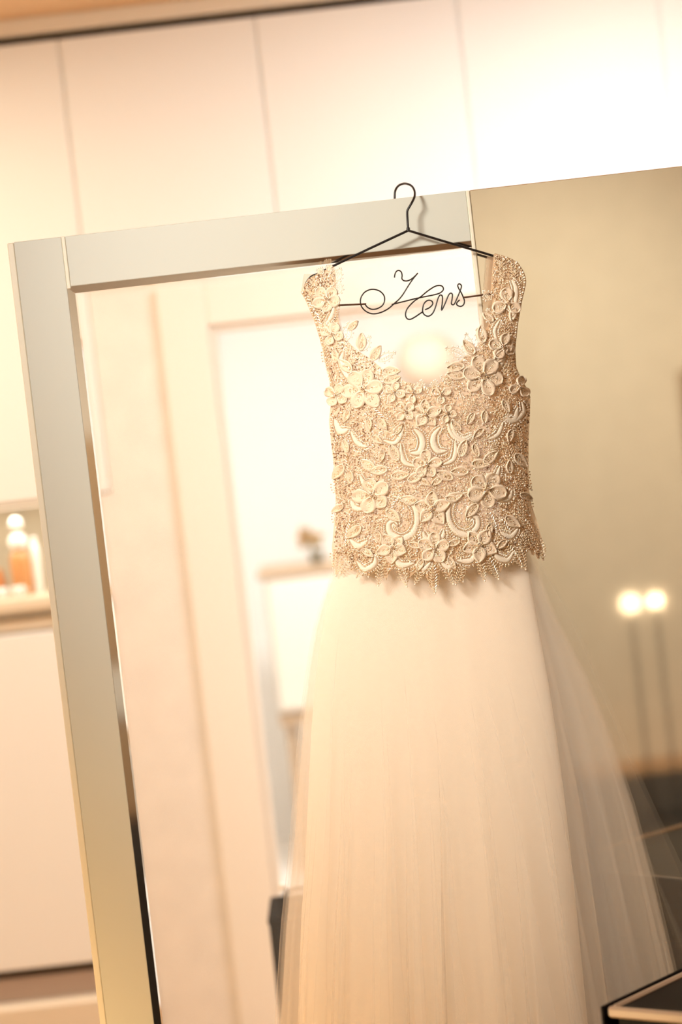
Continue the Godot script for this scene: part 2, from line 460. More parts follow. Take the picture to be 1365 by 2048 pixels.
func build_kitchen() -> void:
	cupboard(Vector3(-1.70, 1.396, -2.549), Vector3(-1.16, 2.630, -2.2), "tall cream cupboard at the far left over the niche, out of sight behind the edge")
	cupboard(Vector3(-1.16, 1.396, -2.549), Vector3(-0.617, 2.630, -2.2), "tall cream cupboard at the left, right above the bottle niche")
	cupboard(Vector3(-0.617, 1.995, -2.549), Vector3(-0.083, 2.630, -2.2), "cream overhead cupboard between the two left seams, above the left frame corner")
	cupboard(Vector3(-0.083, 1.995, -2.549), Vector3(0.465, 2.630, -2.2), "cream overhead cupboard in the middle, above the hanger hook")
	cupboard(Vector3(0.465, 1.995, -2.549), Vector3(1.01, 2.630, -2.2), "cream overhead cupboard at the right, brightly lit above the glossy door")
	cupboard(Vector3(1.01, 1.995, -2.549), Vector3(1.555, 2.630, -2.2), "cream overhead cupboard at the far right edge, a sliver in the top corner")
	var s := obj("backsplash", one_box(Vector3(-1.70, 1.138, -2.549), Vector3(-0.661, 1.396, -2.47)), M.splash)
	tag(s, "grey-green backsplash in the niche behind the bottles", "backsplash")
	var w := obj("worktop", one_box(Vector3(-1.70, 1.10, -2.549), Vector3(-0.661, 1.138, -2.17), 0.006), M.worktop)
	tag(w, "pale worktop slab under the niche at the left edge", "worktop")
	var b := thing("base_cabinet", "cream base cabinet under the worktop, left of the grey stile", "cabinet", Vector3(-1.201, 0, -2.2))
	obj("body", one_box(Vector3(-0.54, 0.115, -0.349), Vector3(0.54, 1.10, -0.024)), M.cupboard, b)
	obj("rail", one_box(Vector3(-0.54, 1.047, -0.02), Vector3(0.54, 1.08, 0), 0.003), M.worktop, b)
	obj("door_front", one_box(Vector3(-0.54, 0.118, -0.02), Vector3(0.54, 1.04, 0), 0.004), M.cupboard, b)
	obj("plinth", one_box(Vector3(-0.54, 0.03, -0.349), Vector3(0.54, 0.094, -0.015)), M.plinth, b)
	obj("gap_board", one_box(Vector3(-0.54, 0.094, -0.349), Vector3(0.54, 0.118, -0.05)), M.dark_gap, b)
	obj("foot_board", one_box(Vector3(-0.54, FL, -0.349), Vector3(0.54, 0.028, 0.03), 0.012), M.worktop, b)
	# strip lamp under the cupboard
	var u := thing("strip_lamp", "slim strip lamp under the tall cupboard lighting the bottle niche", "lamp", Vector3(-0.93, 1.396, -2.27))
	obj("lamp_body", one_box(Vector3(-0.24, -0.012, -0.025), Vector3(0.24, 0, 0.025), 0.002), M.white, u)
	var ug := mat(Color(1, 1, 1), 0.5)
	ug.emission_enabled = true
	ug.emission = lin(1.0, 0.90, 0.76)
	ug.emission_energy_multiplier = 1.2
	obj("lamp_diffuser", one_box(Vector3(-0.23, -0.015, -0.02), Vector3(0.23, -0.0115, 0.02), 0.001), ug, u)
	lamp_area("strip_lamp_light", Vector3(-0.93, 1.379, -2.27), Vector3(-0.93, 0.0, -2.33), Vector2(0.46, 0.04), Vector3(0.075, 0.068, 0.056))
	# things standing in the niche
	var y := 1.138
	var k := thing("soap_bottle", "amber bottle with a round white cap standing in the niche", "bottle", Vector3(-0.900, y, -2.30))
	var st := soft_st()
	lathe(st, [[0, 0], [0.026, 0], [0.028, 0.006], [0.028, 0.10], [0.020, 0.122], [0.012, 0.13], [0, 0.13]], Vector3.ZERO)
	obj("bottle_body", st, M.amber, k)
	st = soft_st()
	lathe(st, [[0, 0.126], [0.022, 0.128], [0.026, 0.14], [0.026, 0.155], [0.018, 0.168], [0.007, 0.172], [0.007, 0.18]], Vector3.ZERO)
	obj("collar", st, M.white, k)
	st = soft_st()
	lathe(st, [[0.0, 0.176], [0.012, 0.18], [0.019, 0.192], [0.019, 0.203], [0.012, 0.215], [0, 0.219]], Vector3.ZERO)
	obj("cap", st, M.white, k)
	k = thing("lotion_bottle", "slim white bottle just right of the amber bottle", "bottle", Vector3(-0.858, y, -2.31))
	st = soft_st()
	lathe(st, [[0, 0], [0.013, 0], [0.015, 0.005], [0.015, 0.12], [0.009, 0.14], [0, 0.141]], Vector3.ZERO)
	obj("bottle_body", st, M.white, k)
	st = soft_st()
	lathe(st, [[0.007, 0.138], [0.009, 0.14], [0.009, 0.155], [0, 0.157]], Vector3.ZERO)
	obj("cap", st, M.white, k)
	k = thing("orange_jar", "orange jar at the left edge of the niche", "jar", Vector3(-0.975, y, -2.31))
	st = soft_st()
	lathe(st, [[0, 0], [0.024, 0], [0.028, 0.01], [0.028, 0.05], [0.022, 0.065], [0, 0.066]], Vector3.ZERO)
	obj("jar_body", st, M.orange_wood, k)
	st = soft_st()
	lathe(st, [[0.023, 0.063], [0.024, 0.065], [0.024, 0.078], [0, 0.08]], Vector3.ZERO)
	obj("lid", st, M.amber, k)
	for i in 2:
		var c := thing("small_cup", ["small white cup in front of the orange jar", "small white cup in front of the amber bottle"][i], "cup", Vector3([-0.953, -0.904][i], y, -2.225), 0.0, "white cups on the worktop")
		st = soft_st()
		lathe(st, [[0, 0], [0.012, 0], [0.018, 0.012], [0.019, 0.03], [0.017, 0.03], [0.0155, 0.012], [0, 0.005]], Vector3.ZERO, 20)
		obj("cup_body", st, M.white, c)
		st = soft_st()
		var ring := PackedVector3Array()
		for a in 9: ring.append(Vector3(0.018 + 0.008 * sin(PI * a / 8.0), 0.015 + 0.009 * cos(PI * a / 8.0), 0))
		tube(st, ring, 0.002, 6)
		obj("handle", st, M.white, c)

func build_far_room() -> void:
	var wm: StandardMaterial3D = M.white
	var st := flat_st()
	box(st, Vector3(-2.45, FL, -5.4), Vector3(2.45, 2.4, -5.2))
	struct("wall_far", "bright white far wall seen through the doorway", "wall", st, mat(lin(0.90, 0.86, 0.80), 0.9))
	struct("ceiling_far", "white ceiling of the room beyond the doorway", "ceiling", one_box(Vector3(-2.45, 2.4, -5.4), Vector3(2.45, 2.5, -2.75)), wm)
	var s := thing("sideboard", "pale sideboard with a brown top beyond the doorway, left of the skirt", "sideboard", Vector3(0.15, 0, -4.6))
	obj("body", one_box(Vector3(-0.46, 0.47, -0.2), Vector3(0.46, 0.965, 0.18), 0.006), M.sideboard, s)
	obj("top_board", one_box(Vector3(-0.48, 0.965, -0.22), Vector3(0.48, 0.992, 0.2), 0.004), M.tan_wood, s)
	obj("bottom_rail", one_box(Vector3(-0.46, 0.42, -0.2), Vector3(0.46, 0.466, 0.18), 0.004), M.tan_wood, s)
	for i in 2:
		obj("drawer_front", one_box(Vector3(-0.45 + 0.455 * i, 0.48, 0.18), Vector3(-0.005 + 0.455 * i, 0.955, 0.196), 0.004), M.sideboard, s)
	for x in [-0.44, 0.41]:
		for z in [-0.18, 0.13]:
			obj("leg", one_box(Vector3(x, FL, z), Vector3(x + 0.03, 0.42, z + 0.03), 0.003), M.tan_wood, s)
	var p := thing("potted_plant", "small brown and orange plant in a dark pot on the sideboard", "plant", Vector3(-0.108, 0.992, -4.5))
	st = soft_st()
	lathe(st, [[0, 0], [0.022, 0], [0.03, 0.05], [0.027, 0.05], [0.02, 0.008], [0, 0.008]], Vector3.ZERO, 20)
	obj("pot", st, M.pot, p)
	st = soft_st()
	var stem := PackedVector3Array()
	for i in 8: stem.append(Vector3(-0.018 * i / 7.0, 0.01 + 0.012 * i, 0.004 * sin(i)))
	tube(st, stem, 0.005, 6)
	obj("stem", st, M.leaf, p)
	for i in 26:
		st = soft_st()
		var dir := Vector3(rng.randf_range(-1, 1), rng.randf_range(-0.4, 0.8), rng.randf_range(-0.8, 0.8)).normalized()
		var side := dir.cross(Vector3(0.2, 0.3, 1)).normalized()
		var up := side.cross(dir)
		var o := Vector3(-0.02, 0.088, 0)
		var ln := rng.randf_range(0.04, 0.07)
		var rows := []
		for a in 5:
			var t := a / 4.0
			var r := PackedVector3Array()
			for b in 3:
				r.append(o + dir * ln * t + side * (b - 1) * 0.013 * sin(PI * clampf(t, 0.08, 0.98)) - up * 0.012 * t * t + up * 0.003 * absf(b - 1))
			rows.append(r)
		sheet(st, rows)
		obj("leaf" if i % 3 else "petal", st, M.leaf if i % 3 else M.bloom, p)
	var l := thing("floor_lamp", "floor lamp with a pale peach shade seen blurred through the neckline", "lamp", Vector3(0.40, 0, -4.95))
	st = soft_st()
	lathe(st, [[0, FL], [0.13, FL], [0.13, FL + 0.015], [0.02, FL + 0.03], [0.011, 0.04], [0.011, 1.62], [0, 1.62]], Vector3.ZERO)
	obj("stand", st, M.casing, l)
	st = soft_st()
	lathe(st, [[0.06, 1.60], [0.10, 1.625], [0.125, 1.68], [0.12, 1.73], [0.09, 1.78], [0.05, 1.80], [0.048, 1.80], [0.086, 1.778], [0.116, 1.73], [0.121, 1.68], [0.097, 1.628], [0.06, 1.604]], Vector3.ZERO)
	obj("lamp_shade", st, M.peach, l)
	# near the frame, behind the glass
	var b := thing("basket", "black lidless basket on the floor behind the left edge of the skirt", "basket", Vector3(-0.13, FL, -1.40))
	st = flat_st()
	for q in [[-1, 0], [1, 0], [0, -1], [0, 1]]:
		var a := Vector3(q[0] * 0.136 - absf(q[1]) * 0.144, 0, q[1] * 0.116 - absf(q[0]) * 0.124)
		var c := Vector3(q[0] * 0.136 + absf(q[1]) * 0.144, 0, q[1] * 0.116 + absf(q[0]) * 0.124)
		box(st, Vector3(minf(a.x, c.x) - 0.006, 0, minf(a.z, c.z) - 0.006), Vector3(maxf(a.x, c.x) + 0.006, 0.362 - FL, maxf(a.z, c.z) + 0.006), 0.003)
	box(st, Vector3(-0.14, 0, -0.12), Vector3(0.14, 0.01, 0.12))
	obj("basket_body", st, M.black, b)
	st = flat_st()
	for q in [-1, 1]:
		box(st, Vector3(-0.152, 0.358 - FL, q * 0.125 - 0.009), Vector3(0.152, 0.374 - FL, q * 0.125 + 0.009), 0.004)
		box(st, Vector3(q * 0.143 - 0.009, 0.358 - FL, -0.116), Vector3(q * 0.143 + 0.009, 0.374 - FL, 0.116), 0.004)
	obj("rim", st, M.black, b)
	st = soft_st()
	tube(st, PackedVector3Array([Vector3(-0.106, 0.32 - FL, 0.126), Vector3(-0.106, 0.42 - FL, 0.126), Vector3(-0.10, 0.432 - FL, 0.126), Vector3(-0.08, 0.437 - FL, 0.126), Vector3(0.08, 0.437 - FL, 0.126), Vector3(0.10, 0.432 - FL, 0.126), Vector3(0.106, 0.42 - FL, 0.126), Vector3(0.106, 0.32 - FL, 0.126)]), 0.005, 8)
	obj("handle", st, M.black, b)
	st = soft_st()
	lathe(st, [[0, -0.011], [0.008, -0.008], [0.011, 0], [0.008, 0.008], [0, 0.011]], Vector3(-0.107, 0.447 - FL, 0.126), 16)
	obj("handle_knob", st, M.white, b)

func build_front_things() -> void:
	# black table, corner towards the left, at the lower right
	var cn := P(1213, 2014, 0.60)
	var t := thing("side_table", "low glossy black table with pale edging at the lower right corner", "table", Vector3(cn.x, 0, cn.z), deg_to_rad(50.0))
	var h := cn.y
	# local axes: x runs away to the far right, z runs to the near right
	obj("table_top", one_box(Vector3(0.012, h - 0.05, 0.012), Vector3(0.55, h - 0.004, 0.9), 0.002), M.black_gloss, t)
	obj("edge_rail", one_box(Vector3(0, h - 0.018, 0), Vector3(0.012, h, 0.9), 0.004), M.pale_edge, t)
	obj("edge_rail", one_box(Vector3(0.012, h - 0.018, 0), Vector3(0.55, h, 0.012), 0.004), M.pale_edge, t)
	obj("edge_board", one_box(Vector3(-0.006, h - 0.05, -0.008), Vector3(0.55, h + 0.002, -0.0005), 0.002), M.black_gloss, t)
	obj("apron", one_box(Vector3(0.03, h - 0.14, 0.03), Vector3(0.52, h - 0.05, 0.87), 0.002), M.black_gloss, t)
	for x in [0.03, 0.47]:
		for z in [0.03, 0.82]:
			obj("leg", one_box(Vector3(x, FL + 0.0125, z), Vector3(x + 0.05, h - 0.05, z + 0.05), 0.004), M.orange_wood, t)
	# a lantern on the floor to the left, out of the picture: the warm light low on the skirt
	var ln := thing("floor_lantern", "small brown floor lantern with a warm light, left of the picture", "lantern", Vector3(-0.88, FL, 0.85))
	obj("base", one_box(Vector3(-0.09, 0, -0.09), Vector3(0.09, 0.02, 0.09), 0.004), M.brown_wood, ln)
	for x in [-0.085, 0.07]:
		for z in [-0.085, 0.07]:
			obj("post", one_box(Vector3(x, 0.02, z), Vector3(x + 0.015, 0.30, z + 0.015), 0.002), M.brown_wood, ln)
	obj("roof", one_box(Vector3(-0.1, 0.30, -0.1), Vector3(0.1, 0.325, 0.1), 0.006), M.brown_wood, ln)
	var gl := mat(Color(1, 1, 1), 0.5)
	gl.emission_enabled = true
	gl.emission = lin(1.0, 0.62, 0.30)
	gl.emission_energy_multiplier = 5.0
	var sl := soft_st()
	lathe(sl, [[0, 0.06], [0.03, 0.065], [0.045, 0.11], [0.045, 0.19], [0.03, 0.235], [0, 0.24]], Vector3.ZERO)
	obj("lamp_globe", sl, gl, ln)
	var lo := OmniLight3D.new()
	lo.name = "lantern_light"
	paint(lo, LE[5])
	lo.omni_range = 15.0
	lo.omni_attenuation = 2.0
	lo.light_size = 0.04
	lo.shadow_enabled = true
	ln.add_child(lo, true)
	lo.position = Vector3(0, 0.15, 0)
	# two lit lamps behind the viewer that show in the glossy door; furniture against the wall behind
	var c := thing("low_chest", "low brown chest against the wall behind the viewer", "chest", Vector3(0.36, FL, 6.0))
	obj("body", one_box(Vector3(-0.36, 0.05, -0.18), Vector3(0.36, 0.80, 0.18), 0.005), M.brown_wood, c)
	for i in 3:
		var dr := obj("drawer", one_box(Vector3(-0.34, 0.08 + 0.24 * i, -0.196), Vector3(0.34, 0.30 + 0.24 * i, -0.18), 0.004), M.brown_wood, c)
		obj("knob", one_box(Vector3(-0.02, 0.17 + 0.24 * i, -0.22), Vector3(0.02, 0.20 + 0.24 * i, -0.196), 0.006), M.chrome, dr)
	obj("plinth", one_box(Vector3(-0.34, 0, -0.16), Vector3(0.34, 0.05, 0.16)), M.black, c)
	c = thing("tall_cupboard", "tall brown cupboard with a white drawer in the corner behind the viewer", "cupboard", Vector3(1.95, FL, 6.0))
	obj("body", one_box(Vector3(-0.42, 0.0, -0.18), Vector3(0.42, 1.68, 0.18), 0.005), M.tan_wood, c)
	obj("drawer", one_box(Vector3(-0.40, 0.44, -0.20), Vector3(0.40, 0.66, -0.18), 0.004), M.white, c)
	for i in 2:
		obj("door_leaf", one_box(Vector3(-0.40 + 0.405 * i, 0.70, -0.196), Vector3(-0.005 + 0.405 * i, 1.66, -0.18), 0.004), M.tan_wood, c)
	var glow := mat(Color(1, 1, 1), 0.5)
	glow.emission_enabled = true
	glow.emission = lin(1.0, 0.80, 0.55)
	glow.emission_energy_multiplier = 4.0
	for i in 2:
		var x: float = [1.045, 1.141][i]
		var k := thing("globe_lamp", ["wider globe lamp behind the viewer, the left one reflected in the glossy door", "small globe lamp behind the viewer, the right one reflected in the glossy door"][i], "lamp", Vector3(x, FL + 0.0125, 4.70), 0.0, "globe lamps behind the viewer")
		var r: float = [0.034, 0.019][i]
		var top := 0.685 - FL
		var st := soft_st()
		lathe(st, [[0, 0], [0.045, 0], [0.045, 0.01], [0.008, 0.016], [0.005, 0.03], [0.005, top - r + 0.003], [0, top - r + 0.003]], Vector3.ZERO, 20)
		obj("lamp_stand", st, M.black, k)
		st = soft_st()
		var pr := []
		for a in 11: pr.append([r * sin(PI * a / 10.0), top - r * cos(PI * a / 10.0)])
		lathe(st, pr, Vector3.ZERO, 20)
		obj("lamp_globe", st, glow, k)
		var o := OmniLight3D.new()
		o.name = "globe_light"
		o.light_color = lin(1.0, 0.80, 0.55)
		o.light_energy = 0.03
		o.omni_range = 15.0
		o.omni_attenuation = 2.0
		o.shadow_enabled = true
		o.light_size = 0.02
		k.add_child(o, true)
		o.position = Vector3(0, top, 0)

# ---------------------------------------------------------------- hanger
func wire3(pts: Array, z: float, off := Vector2.ZERO, scale := 1.0, per := 7) -> PackedVector3Array:
	var out := PackedVector3Array()
	for q in spline(pts, per): out.append(P(off.x + q.x / scale, off.y + q.y / scale, z))
	return out

func build_hanger() -> void:
	var z := 0.036
	var h := thing("clothes_hanger", "thin black wire hanger with a curling wire word, hooked over the grey top rail", "hanger", P(817, 461, z))
	var back := Transform3D(Basis(), -h.position)
	var put := func(called: String, lines: Array, r: float, m: Material) -> void:
		var st := soft_st()
		for l in lines: tube(st, back * (l as PackedVector3Array), r, 8)
		obj(called, st, m, h)
	# hook: up from the joint, over the top and down behind the rail
	var hook := PackedVector3Array()
	var hp := spline([[817, 461], [816, 446], [815, 425], [817, 418], [824, 406], [829.5, 394], [830, 383], [825, 373], [816, 368], [807, 367.5], [797, 372], [791, 382], [790, 396], [790, 412]], 6)
	for i in hp.size():
		var t := clampf((i - 24.0) / 42.0, 0.0, 1.0)
		hook.append(P(hp[i].x, hp[i].y, lerpf(z, -0.046, t)))
	put.call("hook", [hook], 0.0021, M.wire)
	# shoulders: from the joint out, round the ends and back in to the bar
	put.call("shoulder_wire", [wire3([[817, 461], [740, 497], [667, 532], [640, 546], [622, 554], [614, 565], [609, 579], [612, 591], [622, 603], [630, 608]], z), wire3([[817, 461], [880, 480], [988, 512], [1014, 520], [1034, 532], [1046, 550], [1050, 563], [1044, 575], [1030, 582]], z)], 0.0022, M.wire)
	put.call("joint", [wire3([[817, 455], [817, 463]], z)], 0.0032, M.wire)
	put.call("lower_bar", [wire3([[630, 608], [668, 610.5], [700, 609.5], [733, 608]], z)], 0.0017, M.bar)
	put.call("lower_bar", [wire3([[1030, 582], [985, 587.5], [955, 591.5], [928, 595]], z)], 0.0017, M.bar)
	var o := Vector2(700, 520)
	var a := [[160, 462], [180, 490], [210, 510], [245, 518], [290, 510], [340, 480], [365, 430], [360, 375], [320, 330], [265, 310], [210, 312], [155, 340], [120, 390], [112, 440], [125, 490], [165, 535], [215, 560], [265, 565], [320, 553], [370, 532], [420, 500], [470, 455], [520, 410], [560, 360], [610, 280], [660, 205], [715, 137], [690, 165], [640, 205], [600, 220], [565, 215], [548, 195], [550, 160], [540, 125], [515, 110], [490, 120], [475, 150], [470, 185]]
	var b := [[440, 468], [490, 455], [600, 428], [700, 403], [800, 383], [880, 367], [940, 350], [975, 325], [984, 300], [970, 275], [935, 268], [890, 280], [820, 325], [740, 390], [680, 430], [620, 490], [595, 530], [586, 570], [592, 600], [610, 620], [640, 622], [680, 602], [720, 575], [765, 545]]
	var c := [[790, 522], [830, 505], [860, 480], [872, 455], [862, 432], [835, 422], [805, 432], [780, 460], [768, 500], [766, 540], [780, 570], [815, 590], [850, 580], [880, 545], [905, 480], [925, 410], [945, 372], [965, 370], [975, 395], [972, 450], [965, 527], [1000, 460], [1035, 375], [1060, 348], [1078, 362], [1075, 410], [1068, 455], [1080, 470], [1100, 460], [1130, 395], [1165, 310], [1173, 270], [1152, 250], [1135, 265], [1145, 300], [1170, 340], [1190, 385], [1205, 430], [1195, 470], [1165, 487], [1130, 475], [1125, 450], [1155, 418]]
	put.call("letter_wire", [wire3(a, z, o, 5.25)], 0.00125, M.wire)
	put.call("letter_wire", [wire3(b, z + 0.002, o, 5.25)], 0.00125, M.wire)
	put.call("letter_wire", [wire3(c, z, o, 5.25), wire3([[1200, 392], [1225, 389], [1275, 383]], z, o, 5.25)], 0.00125, M.wire)

# ---------------------------------------------------------------- dress
const L_OUT := [[533, 667], [545, 640], [556, 618], [575, 606], [583, 603], [600, 613], [640, 630], [680, 642], [720, 652], [760, 661], [800, 663], [850, 658], [900, 663], [950, 668], [1000, 671], [1050, 672], [1080, 668], [1145, 663]]
const L_IN := [[533, 669], [560, 673], [600, 671], [630, 676], [660, 682], [680, 694], [700, 714], [720, 745], [745, 775], [765, 815], [775, 862]]
const R_IN := [[508, 988], [540, 985], [580, 982], [600, 986], [640, 980], [680, 965], [700, 945], [720, 922], [745, 898], [765, 882], [775, 862]]
const R_OUT := [[508, 990], [515, 1015], [525, 1035], [545, 1048], [560, 1052], [575, 1050], [600, 1044], [650, 1035], [700, 1030], [735, 1032], [760, 1043], [780, 1055], [800, 1062], [850, 1060], [900, 1058], [950, 1058], [1000, 1058], [1040, 1064], [1080, 1076], [1110, 1083], [1145, 1088]]
const DEPTH := [[500, 0.10], [620, 0.3], [720, 0.8], [800, 1.0], [1000, 0.9], [1100, 0.9], [1190, 0.95]]
var beads := {}          # kind -> list of transforms of the embroidery
var dress: Node3D

func S(p: Vector2, lift := 0.0) -> Vector3:      # a spot on the front of the bodice, lifted off the cloth
	var l := look(L_OUT, maxf(p.y, 583)) if p.x < 862 else look(L_OUT, maxf(p.y, 760))
	var r := look(R_OUT, maxf(p.y, 565)) if p.x > 862 else look(R_OUT, maxf(p.y, 760))
	var mid := 862.0 + (p.y - 830.0) * 0.02
	var u := (p.x - mid) / ((r - mid) if p.x > mid else (mid - l))
	u = clampf(u, -1.0, 1.0)
	var z := 0.046 + 0.078 * look(DEPTH, p.y) * pow(maxf(0.0, 1.0 - u * u), 0.62)
	return P(p.x, p.y, z) + Vector3(u * lift * 0.7, 0, sqrt(1.0 - u * u * 0.5) * lift)

func flip(p: Vector2) -> Vector2:                # mirrored across the dress's centre line
	var a := Vector2(853, 826)
	var d := Vector2(17, 271).normalized()
	var v := p - a
	return a + d * v.dot(d) * 2.0 - v

func bead(kind: String, p: Vector2, lift: float, size: float, ang := 0.0) -> void:
	if not beads.has(kind): beads[kind] = []
	var o := S(p, lift)
	var x := (S(p + Vector2(2, 0), lift) - o).normalized()
	var y := (S(p + Vector2(0, -2), lift) - o).normalized()
	var n := x.cross(y).normalized()
	y = n.cross(x)
	var b := Basis(x, y, n) * Basis(Vector3(0, 0, 1), ang + rng.randf_range(-0.08, 0.08))
	beads[kind].append(Transform3D(b.scaled_local(Vector3.ONE * size), o))

func cord(st: SurfaceTool, pts: PackedVector2Array, lift: float, r: float, sides := 4) -> void:
	var v := PackedVector3Array()
	for q in pts: v.append(S(q, lift))
	tube(st, v, r, sides, false)

func petal(st: SurfaceTool, edge: SurfaceTool, thread: SurfaceTool, base: Vector2, ang: float, ln: float, wd: float, pointed: bool, lift := 0.002) -> void:
	var d := Vector2(cos(ang), sin(ang))
	var s := Vector2(-d.y, d.x)
	var rows := []
	var outline_a := PackedVector2Array()
	var outline_b := PackedVector2Array()
	for i in 9:
		var t := i / 8.0
		var w: float
		if pointed: w = wd * 0.5 * pow(sin(PI * pow(clampf(t, 0.03, 0.985), 0.8)), 0.8)
		else: w = wd * 0.5 * pow(sin(PI * pow(clampf(t, 0.03, 0.975), 1.35)), 0.55)
		var c := base + d * ln * t
		var row := PackedVector3Array()
		for k in 9:
			var f := (k - 4) / 3.0
			var q := clampf(f, -1, 1)
			var hh := lift + 0.0008 + 0.0030 * pow(absf(q), 2.5) + 0.0012 * t - 0.0006 * (1.0 if k == 4 else 0.0)
			if absf(f) > 1.01: hh = lift - 0.0015
			row.append(S(c + s * w * q, hh))
		rows.append(row)
		outline_a.append(c + s * w)
		outline_b.append(c - s * w)
	sheet(st, rows)
	outline_b.reverse()
	var whole := outline_a.duplicate()
	whole.append_array(outline_b)
	whole.append(outline_a[0])
	cord(edge, whole, lift + 0.0026, clampf(wd * 0.000055, 0.0007, 0.0012), 5)
	var ring := PackedVector2Array()
	for q in whole:
		var m := base + d * ln * 0.52
		ring.append(m + (q - m) * 0.70)
	cord(thread, ring, lift + 0.0018, 0.00045, 3)

func flower(at: Vector2, r: float, n: int, turn: float, pointed := false, wide := 1.0, label := "") -> void:
	var f := Node3D.new()
	f.name = "lace_flower"
	dress.add_child(f, true)
	var edge := soft_st()
	var thread := soft_st()
	for i in n:
		var a := turn + TAU * i / n + rng.randf_range(-0.1, 0.1)
		var st := soft_st()
		var d := Vector2(cos(a), sin(a))
		petal(st, edge, thread, at + d * r * 0.14, a, r * rng.randf_range(0.84, 1.02), r * wide * (5.4 / n) * rng.randf_range(0.72, 0.86), pointed, 0.0025 + 0.0008 * (i % 2))
		obj("petal", st, M.lace_in, f)
		for k in int(r * 0.95):
			var q := at + d * r * rng.randf_range(0.2, 0.75) + Vector2(-d.y, d.x) * r * rng.randf_range(-0.22, 0.22)
			bead(["gold", "pearl", "bugle", "gold"][k % 4], q, 0.0044, rng.randf_range(0.35, 0.62), PI - a + rng.randf_range(-0.5, 0.5))
	obj("cord_edging", edge, M.cord_rim, f)
	obj("stitching", thread, M.cord, f)
	for k in int(r * 0.45):
		var a := rng.randf() * TAU
		bead("gold" if k % 3 else "crystal", at + Vector2(cos(a), sin(a)) * r * 0.2 * sqrt(rng.randf()), 0.006, rng.randf_range(0.7, 1.1))
	bead("crystal", at, 0.0075, 1.7)

func leaf(base: Vector2, ang: float, ln: float, wd: float) -> void:
	var f := Node3D.new()
	f.name = "lace_leaf"
	dress.add_child(f, true)
	var st := soft_st()
	var edge := soft_st()
	var thread := soft_st()
	petal(st, edge, thread, base, ang, ln, wd, true, 0.0022)
	obj("leaf_blade", st, M.lace_in, f)
	var d := Vector2(cos(ang), sin(ang))
	cord(edge, PackedVector2Array([base, base + d * ln * 0.5, base + d * ln * 0.9]), 0.0035, 0.0006)
	obj("cord_edging", edge, M.cord_rim, f)
	obj("stitching", thread, M.cord, f)
	for k in int(ln * 0.75):
		bead(["bugle", "gold"][k % 2], base + d * ln * rng.randf_range(0.15, 0.85) + Vector2(-d.y, d.x) * wd * rng.randf_range(-0.22, 0.22), 0.0042, rng.randf_range(0.35, 0.6), PI / 2 - ang)

func scroll(pts: Array, w0: float, w1: float, inner := true) -> void:      # a padded curl, w0 wide at its first end and w1 at its middle
	var f := Node3D.new()
	f.name = "lace_scroll"
	dress.add_child(f, true)
	var st := soft_st()
	var edge := soft_st()
	var p := spline(pts, 6)
	var n := p.size()
	var rows := []
	var ea := PackedVector2Array()
	var eb := PackedVector2Array()
	for i in n:
		var t := float(i) / (n - 1)
		var d := (p[mini(i + 1, n - 1)] - p[maxi(i - 1, 0)]).normalized()
		var s := Vector2(-d.y, d.x)
		var w := lerpf(w0 * 0.5, w1, pow(sin(PI * t), 0.8)) * 0.36
		var row := PackedVector3Array()
		for k in 9:
			var q := (k - 4) / 4.0
			row.append(S(p[i] + s * w * q, 0.0012 + 0.0034 * sqrt(maxf(0.0, 1.0 - q * q))))
		rows.append(row)
		ea.append(p[i] + s * (w + 1.0))
		eb.append(p[i] - s * (w + 1.0))
		bead("pearl", p[i] + s * (w + 3.4), 0.003, 0.7)
		bead("pearl", p[i] - s * (w + 3.4), 0.003, 0.7)
		bead("gold", p[i] + s * (w + 6.6), 0.002, 0.6)
		bead("gold", p[i] - s * (w + 6.6), 0.002, 0.6)
	sheet(st, rows)
	obj("padded_curl", st, M.lace, f)
	cord(edge, ea, 0.003, 0.0007)
	cord(edge, eb, 0.003, 0.0007)
	obj("cord_edging", edge, M.cord, f)

func sprig(base: Vector2, ang: float, ln: float, wd: float, kind := "bugle") -> void:      # a spray of bugle beads in pairs along a stem
	var d := Vector2(cos(ang), sin(ang))
	var s := Vector2(-d.y, d.x)
	var n := int(ln / 5.5)
	for i in n:
		var t := (i + 0.5) / n
		var w := wd * 0.5 * sin(PI * clampf(0.15 + 0.8 * t, 0, 1))
		var c := base + d * ln * t
		for q in [-1.0, 1.0]:
			bead(kind, c + s * q * w * 0.45, 0.003, 0.9, -(ang + q * 0.75))
			if w > 7.0: bead("gold", c + s * q * w * 0.95 - d * 1.5, 0.003, 0.65)
		bead("gold", c, 0.0035, 0.6)
	bead("pearl", base + d * (ln + 1.0), 0.003, 0.9)

func open_leaf(base: Vector2, ang: float, ln: float, wd: float, st: SurfaceTool) -> void:   # an outlined leaf with bead tips, beyond the cloth's edge
	var d := Vector2(cos(ang), sin(ang))
	var s := Vector2(-d.y, d.x)
	for q in [-1.0, 1.0]:
		var pts := PackedVector2Array()
		for i in 9:
			var t := i / 8.0
			var e: Vector2 = base + d * ln * t + s * q * wd * 0.5 * sin(PI * pow(t, 0.85))
			pts.append(e)
			if i > 1 and i % 2 == 0: bead("pearl", e + s * q * 3.0, 0.002, 0.75)
		cord(st, pts, 0.002, 0.0007)
	cord(st, PackedVector2Array([base, base + d * ln * 0.75]), 0.002, 0.0005)
	for i in 5:
		for q in [-1.0, 1.0]:
			var t := 0.2 + 0.14 * i
			bead("bugle", base + d * ln * t + s * q * wd * 0.16, 0.002, 0.55, -(ang + q * 0.7))
	bead("pearl", base + d * (ln + 2.0), 0.002, 0.85)

